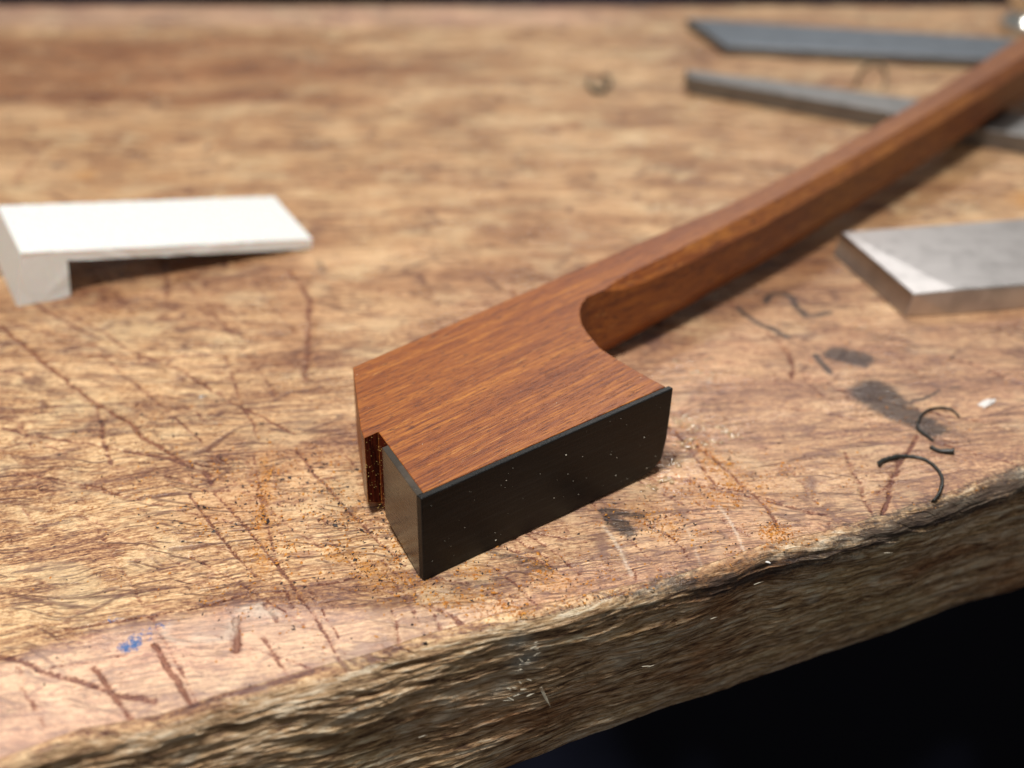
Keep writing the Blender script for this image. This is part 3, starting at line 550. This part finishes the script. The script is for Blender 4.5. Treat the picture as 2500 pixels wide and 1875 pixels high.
vs = [P0, P1-Vector((0, 0, 0.022)), Q, P2, P3,
      Vector((b[0][0], b[0][1], 0)), Vector((b[1][0], b[1][1], 0)), Vector((P2.x+0.05, P2.y-0.06, 0)), Vector((P3.x, P3.y, 0)), Vector((Q.x-.02, Q.y-0.06, 0))]
vs = [x-O for x in vs]
fs = [(0, 1, 2), (0, 2, 3, 4), (0, 5, 6, 1), (1, 6, 9, 2), (2, 9, 7, 3), (3, 7, 8, 4), (4, 8, 5, 0), (5, 8, 7, 9, 6)]
sl = mesh_obj('steel_plate', vs, fs, ST, None, 0.012); sl.location = O
tag(sl, 'thick bright steel plate with a slanted end, lying at the right side of the bench', 'steel plate')
def flat_tool(name, back, front, extra, h, mat, label, cat, ins=0.0):
    back = [Vector((p[0], p[1], h)) for p in back]; front = [Vector((p[0], p[1], h)) for p in front]
    bd = (back[-1]-back[0]).normalized(); fd = (front[-1]-front[0]).normalized()
    pts = [back[0], back[-1]+bd*extra, front[-1]+fd*extra, front[0]]
    O = Vector((pts[0].x, pts[0].y, 0))
    tp = [p-O for p in pts][::-1]; bt = [Vector((p.x, p.y, 0.0)) for p in tp]
    v, f = prism(bt, tp)
    ob_ = mesh_obj(name, v, f, mat, None, min(0.02, h*0.12)); ob_.location = O
    return tag(ob_, label, cat)
bt = D['blade_t']; flat_tool('steel_strip', bt[:3], bt[3:], 4.0, 0.2, STD, 'wide blue-grey steel blade with a slanted tip, farthest back on the bench', 'steel blade')
bt = D['bar_t']; flat_tool('steel_bar', bt[:4], bt[4:], 4.0, 0.33, STF, 'narrow grey tapered steel bar passing under the bow stick', 'steel bar')
# knob at the far right
kx, ky = D['knob']
pr = [(0.0, 0), (0.55, 0), (0.62, 0.10), (0.45, 0.25), (0.35, 0.45), (0.5, 0.62), (0.62, 0.85), (0.55, 1.05), (0.3, 1.2), (0, 1.22)]
vv = []; ff = []
for r_, z_ in pr[1:-1]:
    for k in range(24): vv.append((r_*math.cos(k*math.pi/12), r_*math.sin(k*math.pi/12), z_))
nn_ = len(pr)-2
for j in range(nn_-1):
    for k in range(24): ff.append((j*24+k, j*24+(k+1) % 24, (j+1)*24+(k+1) % 24, (j+1)*24+k))
ff.append(tuple(range(24))[::-1]); ff.append(tuple((nn_-1)*24+k for k in range(24)))
kn = mesh_obj('round_stopper', vv, ff, steel('polished_metal', (0.85, 0.84, 0.80), 0.12), None, 0, True); kn.location = (kx, ky, 0)
tag(kn, 'blurred shiny metal knob cut off by the frame above the bow stick', 'knob')

# ------------------------------------------------------------------ curled shavings
def shaving(pts, hts, widths, mat, name, label, cat='wood shaving', thick=0.012, tilt=0.35):
    P = [Vector((p[0], p[1], 0)) for p in pts]
    Q = []
    for i in range(len(P)-1):                       # Catmull-Rom
        p0 = P[max(i-1, 0)]; p1 = P[i]; p2 = P[i+1]; p3 = P[min(i+2, len(P)-1)]
        for t in np.linspace(0, 1, 6, endpoint=False):
            Q.append(((2*p1)+(p2-p0)*t+(2*p0-5*p1+4*p2-p3)*t*t+(3*p1-p0-3*p2+p3)*t**3)*0.5)
    Q.append(P[-1])
    vs, fs = [], []
    n = len(Q); O = Q[0].copy()
    zg = [float(top_z(np.array([q.x]), np.array([q.y]))[0]) for q in Q]
    for i, q in enumerate(Q):
        s = i/(n-1); d = (Q[min(i+1, n-1)]-Q[max(i-1, 0)]).normalized(); nr = Vector((-d.y, d.x, 0))
        h = np.interp(s, [0, .5, 1], hts); w = np.interp(s, [0, .25, .5, .75, 1], widths)
        up = Vector((nr.x*tilt, nr.y*tilt, 1)).normalized()
        w *= 0.8+0.4*vn(np.array([i*.9]), np.array([3.3]), 61)[0]
        b = q-O+Vector((0, 0, zg[i]+h+0.004))
        for o_ in (nr*thick*-.5, nr*thick*-.5+up*w, nr*thick*.5+up*w, nr*thick*.5): vs.append(b+o_)
    for i in range(n-1):
        for k in range(4): fs.append((i*4+k, i*4+(k+1) % 4, i*4+4+(k+1) % 4, i*4+4+k))
    fs += [(0, 1, 2, 3), (n*4-4, n*4-1, n*4-2, n*4-3)]
    ob_ = mesh_obj(name, vs, fs, mat, None, 0, True); ob_.location = O
    return tag(ob_, label, cat, 'shavings curled on the bench')
m = N('black_shaving'); EBS = m.out((0.022, 0.024, 0.022), 0.38, m.bump(m.noise(m.obj(), (20, 20, 20), 3), 0.3, 0.01))
m = N('pale_shaving'); PALE = m.out((0.20, 0.14, 0.08), 0.5)
shaving(D['curl1'], (0.0, 0.0, 0.0), (.06, .04, .025, .025, .05), EBS, 'shaving', 'large black curved shaving near the front edge, open like a letter C', thick=0.022, tilt=0.6)
shaving(D['curl2'], (0.0, 0.0, 0.0), (.025, .03, .035, .03, .02), EBS, 'shaving', 'thin black curl lying on the dark ink stain', thick=0.02)
shaving(D['curl3'], (0.0, 0.0, 0.0), (.035, .03, .035, .05, .06), EBS, 'shaving', 'short straight black shaving between the two black curls', thick=0.03)
shaving(D['curl4'], (0.0, 0.1, 0.0), (.07, .07, .07, .07, .07), EBS, 'shaving', 'small blurred grey curl alone at the back middle of the bench', thick=0.02)
shaving(D['curl5'], (0.0, 0.15, 0.0), (.08, .08, .08, .08, .08), PALE, 'shaving', 'faint brown curl between the steel bar and steel blade', thick=0.015)

# ------------------------------------------------------------------ dust and chips
OCT = np.array([(1, 0, 0), (-1, 0, 0), (0, 1, 0), (0, -1, 0), (0, 0, 1), (0, 0, -1)], float)
OF = np.array([(0, 2, 4), (2, 1, 4), (1, 3, 4), (3, 0, 4), (2, 0, 5), (1, 2, 5), (3, 1, 5), (0, 3, 5)])
def chips(name, P, S, mat, seed, label, cat, elong=2.0, parent=None):
    r = np.random.RandomState(seed); n = len(P)
    V = OCT[None]*(1+r.uniform(-.45, .45, (n, 6, 1)))
    V = V*np.stack([S*r.uniform(1, elong, n), S*r.uniform(.5, 1, n), S*r.uniform(.4, .8, n)], 1)[:, None]
    a = r.uniform(0, 6.28, n); b = r.uniform(-.5, .5, n)
    x = V[..., 0]*np.cos(b)[:, None]-V[..., 2]*np.sin(b)[:, None]; z = V[..., 0]*np.sin(b)[:, None]+V[..., 2]*np.cos(b)[:, None]
    y = V[..., 1]; X = x*np.cos(a)[:, None]-y*np.sin(a)[:, None]; Y = x*np.sin(a)[:, None]+y*np.cos(a)[:, None]
    V = np.stack([X, Y, z], -1)+P[:, None]
    fc = (OF[None]+np.arange(n)[:, None, None]*6).reshape(-1, 3)
    me = bpy.data.meshes.new(name); me.from_pydata(V.reshape(-1, 3).tolist(), [], fc.tolist()); me.materials.append(mat)
    o = link(bpy.data.objects.new(name, me), parent)
    return tag(o, label, cat, kind='stuff')
rs = np.random.RandomState(11)
PO, PK = [], []
# clear of the bow head footprint
HP = [(p[0], p[1]) for p in top] 
def inside(x, y, poly):
    c = np.zeros(len(x), bool); n = len(poly)
    for i in range(n):
        x1, y1 = poly[i]; x2, y2 = poly[(i+1) % n]
        k = ((y1 > y) != (y2 > y)) & (x < (x2-x1)*(y-y1)/((y2-y1) if y2 != y1 else 1e-9)+x1); c ^= k
    return c
foot = [tuple(D['plate_corner'][:2]), tuple(D['plate_end'][:2])]+[tuple(p[:2]) for p in D['curve'][1:]]+[tuple(p[:2]) for p in (tuple(B0), D['A'], D['tongue'][0], D['tongue'][1], D['tongue'][2], D['endplate_out'])]
for cx, cy, ln, wd, an, no, nd in D['dust']:
    for cnt, lst in ((int(no*1.7), PO), (int(nd*2.6), PK)):
        a = rs.normal(0, ln*0.33, cnt); b = rs.normal(0, wd*0.5, cnt)
        x = cx+a*math.cos(an)-b*math.sin(an); y = cy+a*math.sin(an)+b*math.cos(an)
        # clumping: keep where a noise field is high
        kp = (fbm(x*3.5, y*3.5, 3, 90)+rs.uniform(-.2, .2, cnt) > 0.46) & ~inside(x, y, foot) & (y > crest(x)+0.02)
        lst.append(np.stack([x[kp], y[kp]], 1))
# thin scatter everywhere near the head
x = rs.uniform(-5.5, 6, 1500); y = rs.uniform(10.5, 17, 1500); kp = (y > crest(x)+0.02) & ~inside(x, y, foot)
PO.append(np.stack([x[kp], y[kp]], 1)[:320]); PK.append(np.stack([x[kp], y[kp]], 1)[380:760])
def on_top(P, dz=0.0):
    P = np.concatenate(P); return np.concatenate([P, (top_z(P[:, 0], P[:, 1])+dz)[:, None]], 1)
def solid(name, c, r=0.7, c2=None):
    m = N(name); 
    col = c if c2 is None else m.mix(m.ss(m.noise(m.obj(), (12, 12, 12), 2), 0.4, 0.6), c, c2)
    return m.out(col, r)
MO = solid('orange_sawdust', (0.62, 0.27, 0.045), 0.8, (0.50, 0.18, 0.03)); MK = solid('black_dust', (0.035, 0.024, 0.026), 0.6)
ML = solid('pale_dust', (0.60, 0.56, 0.46), 0.6)
P = on_top(PO, 0.004); chips('orange_sawdust', P, np.exp(rs.normal(math.log(.0082), .38, len(P))), MO, 1, 'loose orange-brown sawdust scattered over the bench around the bow head', 'sawdust', 1.4)
P = on_top(PK, 0.004); chips('black_dust', P, np.exp(rs.normal(math.log(.0072), .42, len(P))), MK, 2, 'tiny black ebony filings scattered over the bench around the bow head', 'filings', 2.2)
# specks caught on the bow head and on the bench's front face
Pw = []
bary = rs.uniform(0, 1, (90, 2))
hx = rs.uniform(-1.7, 1.7, 900); hy = rs.uniform(12.1, 17, 900); kp = inside(hx, hy, foot); hx = hx[kp][:70]; hy = hy[kp][:70]
tz = T+D['tilt']*((hx-c0[0])+(hy-c0[1]))*0.7071
Pw.append(np.stack([hx, hy, tz+0.002], 1))
aa = rs.uniform(0.02, Lp-.1, 75); zz = (T-.02)*(1-rs.beta(1.2, 1.0, 75)*.92)
Pf = np.array([tuple(pc+pd*a) for a in aa]); Pf[:, 2] += zz-T; Pf[:, 0] -= pn.x*0.002; Pf[:, 1] -= pn.y*0.002
Pw.append(Pf)
o2 = ei+en*te-e1*0.02 if False else None
ea = np.array(pc); eb = np.array(Vector(D['endplate_out'])); tq = rs.uniform(0.05, .95, 60)
Pe = ea[None]*(1-tq)[:, None]+eb[None]*tq[:, None]; Pe[:, 2] += rs.uniform(0.05, T, 60)-T-0.0
Pe[:, 0] -= 0.0; Pw.append(Pe)
P = np.concatenate(Pw)
chips('pale_specks', P, np.exp(rs.normal(math.log(.0027), .5, len(P))), ML, 3, 'pale dust specks clinging to the wood and ebony of the bow head', 'dust', 1.4)
# yellow dust packed in the notch at the tip of the head
t1 = np.array(D['tongue'][1]); t2 = np.array(D['tongue'][2]); t3 = np.array(D['endplate_in'])
tq = rs.uniform(0, 1, 110)
pt = np.where((tq < .45)[:, None], t1+(t2-t1)*(tq/.45)[:, None], t2+(t3-t2)*((tq-.45)/.55)[:, None])
pt[:, 2] += rs.beta(1.1, 1.3, 110)*T-T; pt[:, 1] -= 0.006
chips('notch_dust', pt, np.exp(rs.normal(math.log(.0042), .5, 110)), solid('yellow_dust', (0.50, 0.32, 0.09), .8), 4, 'yellowish dust caught in the notch at the tip of the bow head', 'dust', 1.5)
# larger individual bits
def flake(loc, s, mat, label, seed, cat='wood chip', el=(1, .5, .15)):
    r = random.Random(seed); bm = bmesh.new(); bmesh.ops.create_icosphere(bm, subdivisions=2, radius=1)
    for v in bm.verts:
        k = 1+r.uniform(-.35, .35); v.co = Vector((v.co.x*el[0]*s*k, v.co.y*el[1]*s*k, v.co.z*el[2]*s*k))
    me = bpy.data.meshes.new('chip'); bm.to_mesh(me); bm.free(); me.materials.append(mat)
    z = float(top_z(np.array([loc[0]]), np.array([loc[1]]))[0])
    o = link(bpy.data.objects.new('wood_chip', me)); o.location = (loc[0], loc[1], z+el[2]*s*.6); o.rotation_euler = (r.uniform(-.3, .3), r.uniform(-.3, .3), r.uniform(0, 3))
    return tag(o, label, cat)
WT = solid('white_flake', (0.72, 0.70, 0.68), 0.5)
flake(D['flake'], 0.11, WT, 'blurred white flake on the right, just past the dark ink stain', 5)
flake(D['crumb'], 0.028, WT, 'small white crumb among orange sawdust near the front edge', 6)
mf = flake(D['chip'], 0.05, steel('bright_chip', (.7, .72, .75), .25), 'tiny shiny metal sliver between the white blank and the bow head', 7, 'metal chip', (1, .35, .2)); mf.name = 'metal_chip'; mf.rotation_euler = (0, 0, .3)
# clear drops of dried varnish glistening beside the plate
m = N('dried_varnish'); VAR = m.out(m.mix(m.ss(m.noise(m.obj(), (9, 9, 9), 3), .4, .6), (0.50, 0.34, 0.19), (0.30, 0.19, 0.11)), 0.10, Specular_IOR_Level=0.9)
bm = bmesh.new(); r_ = random.Random(21)
for cx_, cy_, sp_, cnt_ in D['drops']:
    for i in range(cnt_):
        x = cx_+r_.gauss(0, sp_); y = cy_+r_.gauss(0, sp_*.8)
        if inside(np.array([x]), np.array([y]), foot)[0]: continue
        z = float(top_z(np.array([x]), np.array([y]))[0]); s = math.exp(r_.gauss(math.log(.016), .45)); el_ = r_.uniform(1, 2.6)
        mt = Matrix.Translation((x, y, z)) @ Matrix.Rotation(r_.uniform(-.6, .8), 4, 'Z') @ Matrix.Rotation(r_.uniform(-.2, .2), 4, 'X') @ Matrix.Diagonal((s*el_, s, s*r_.uniform(.3, .6), 1))
        bmesh.ops.create_icosphere(bm, subdivisions=2, radius=1, matrix=mt)
me = bpy.data.meshes.new('varnish_drops'); bm.to_mesh(me); bm.free(); me.polygons.foreach_set('use_smooth', [True]*len(me.polygons)); me.materials.append(VAR)
tag(link(bpy.data.objects.new('varnish_drops', me)), 'glistening dried varnish drops on the bench beside the right end of the ebony plate', 'varnish', kind='stuff')
# pale splinters raised from the front face of the bench
SPM = solid('pale_splinter', (0.46, 0.42, 0.33), 0.6, (0.24, 0.18, 0.12))
rng = random.Random(8)
def splinter(p, d, Ln, w):
    d = Vector(d).normalized(); side = d.cross(Vector((.4, -.9, .2))).normalized(); out = Vector((.4, -.9, .2)).normalized()
    p = Vector(p); b = p+d*Ln
    v = [p-side*w, p+side*w, p+out*w*.8, b+out*Ln*.25, p+d*Ln*.5-side*w*.9+out*Ln*.08, p+d*Ln*.5+side*w*.9+out*Ln*.08, p+d*Ln*.5+out*(w*.9+Ln*.08)]
    f = [(0, 1, 2), (0, 4, 5, 1), (1, 5, 6, 2), (2, 6, 4, 0), (4, 3, 5), (5, 3, 6), (6, 3, 4)]
    O = Vector(p); o = mesh_obj('splinter', [x-O for x in v], f, SPM, bench); o.location = O
for i in range(26):
    t = rng.random(); x = 0.10-0.22*t+rng.gauss(0, .07)+.12; z = -0.2-0.75*t
    y = float(crest(np.array([x]))[0])-0.045+(-z)*-0.02-0.03
    splinter((x, y, z), (rng.choice([1, 1, -1])*rng.uniform(.5, 1), .35, rng.uniform(-.5, .5)), rng.uniform(.03, .10), rng.uniform(.004, .010))
splinter((.28, float(crest(np.array([.28]))[0])-.08, -.86), (.35, 0, -1), .24, .016)
for x, z in ((2.0, -.55), (1.3, -.9), (1.36, -.92), (3.9, -.35), (2.45, -.3), (-1.5, -.5), (-.9, -1.1)):
    splinter((x, float(crest(np.array([x]))[0])-0.07, z), (1, .3, rng.uniform(-.3, .5)), rng.uniform(.06, .12), .006)
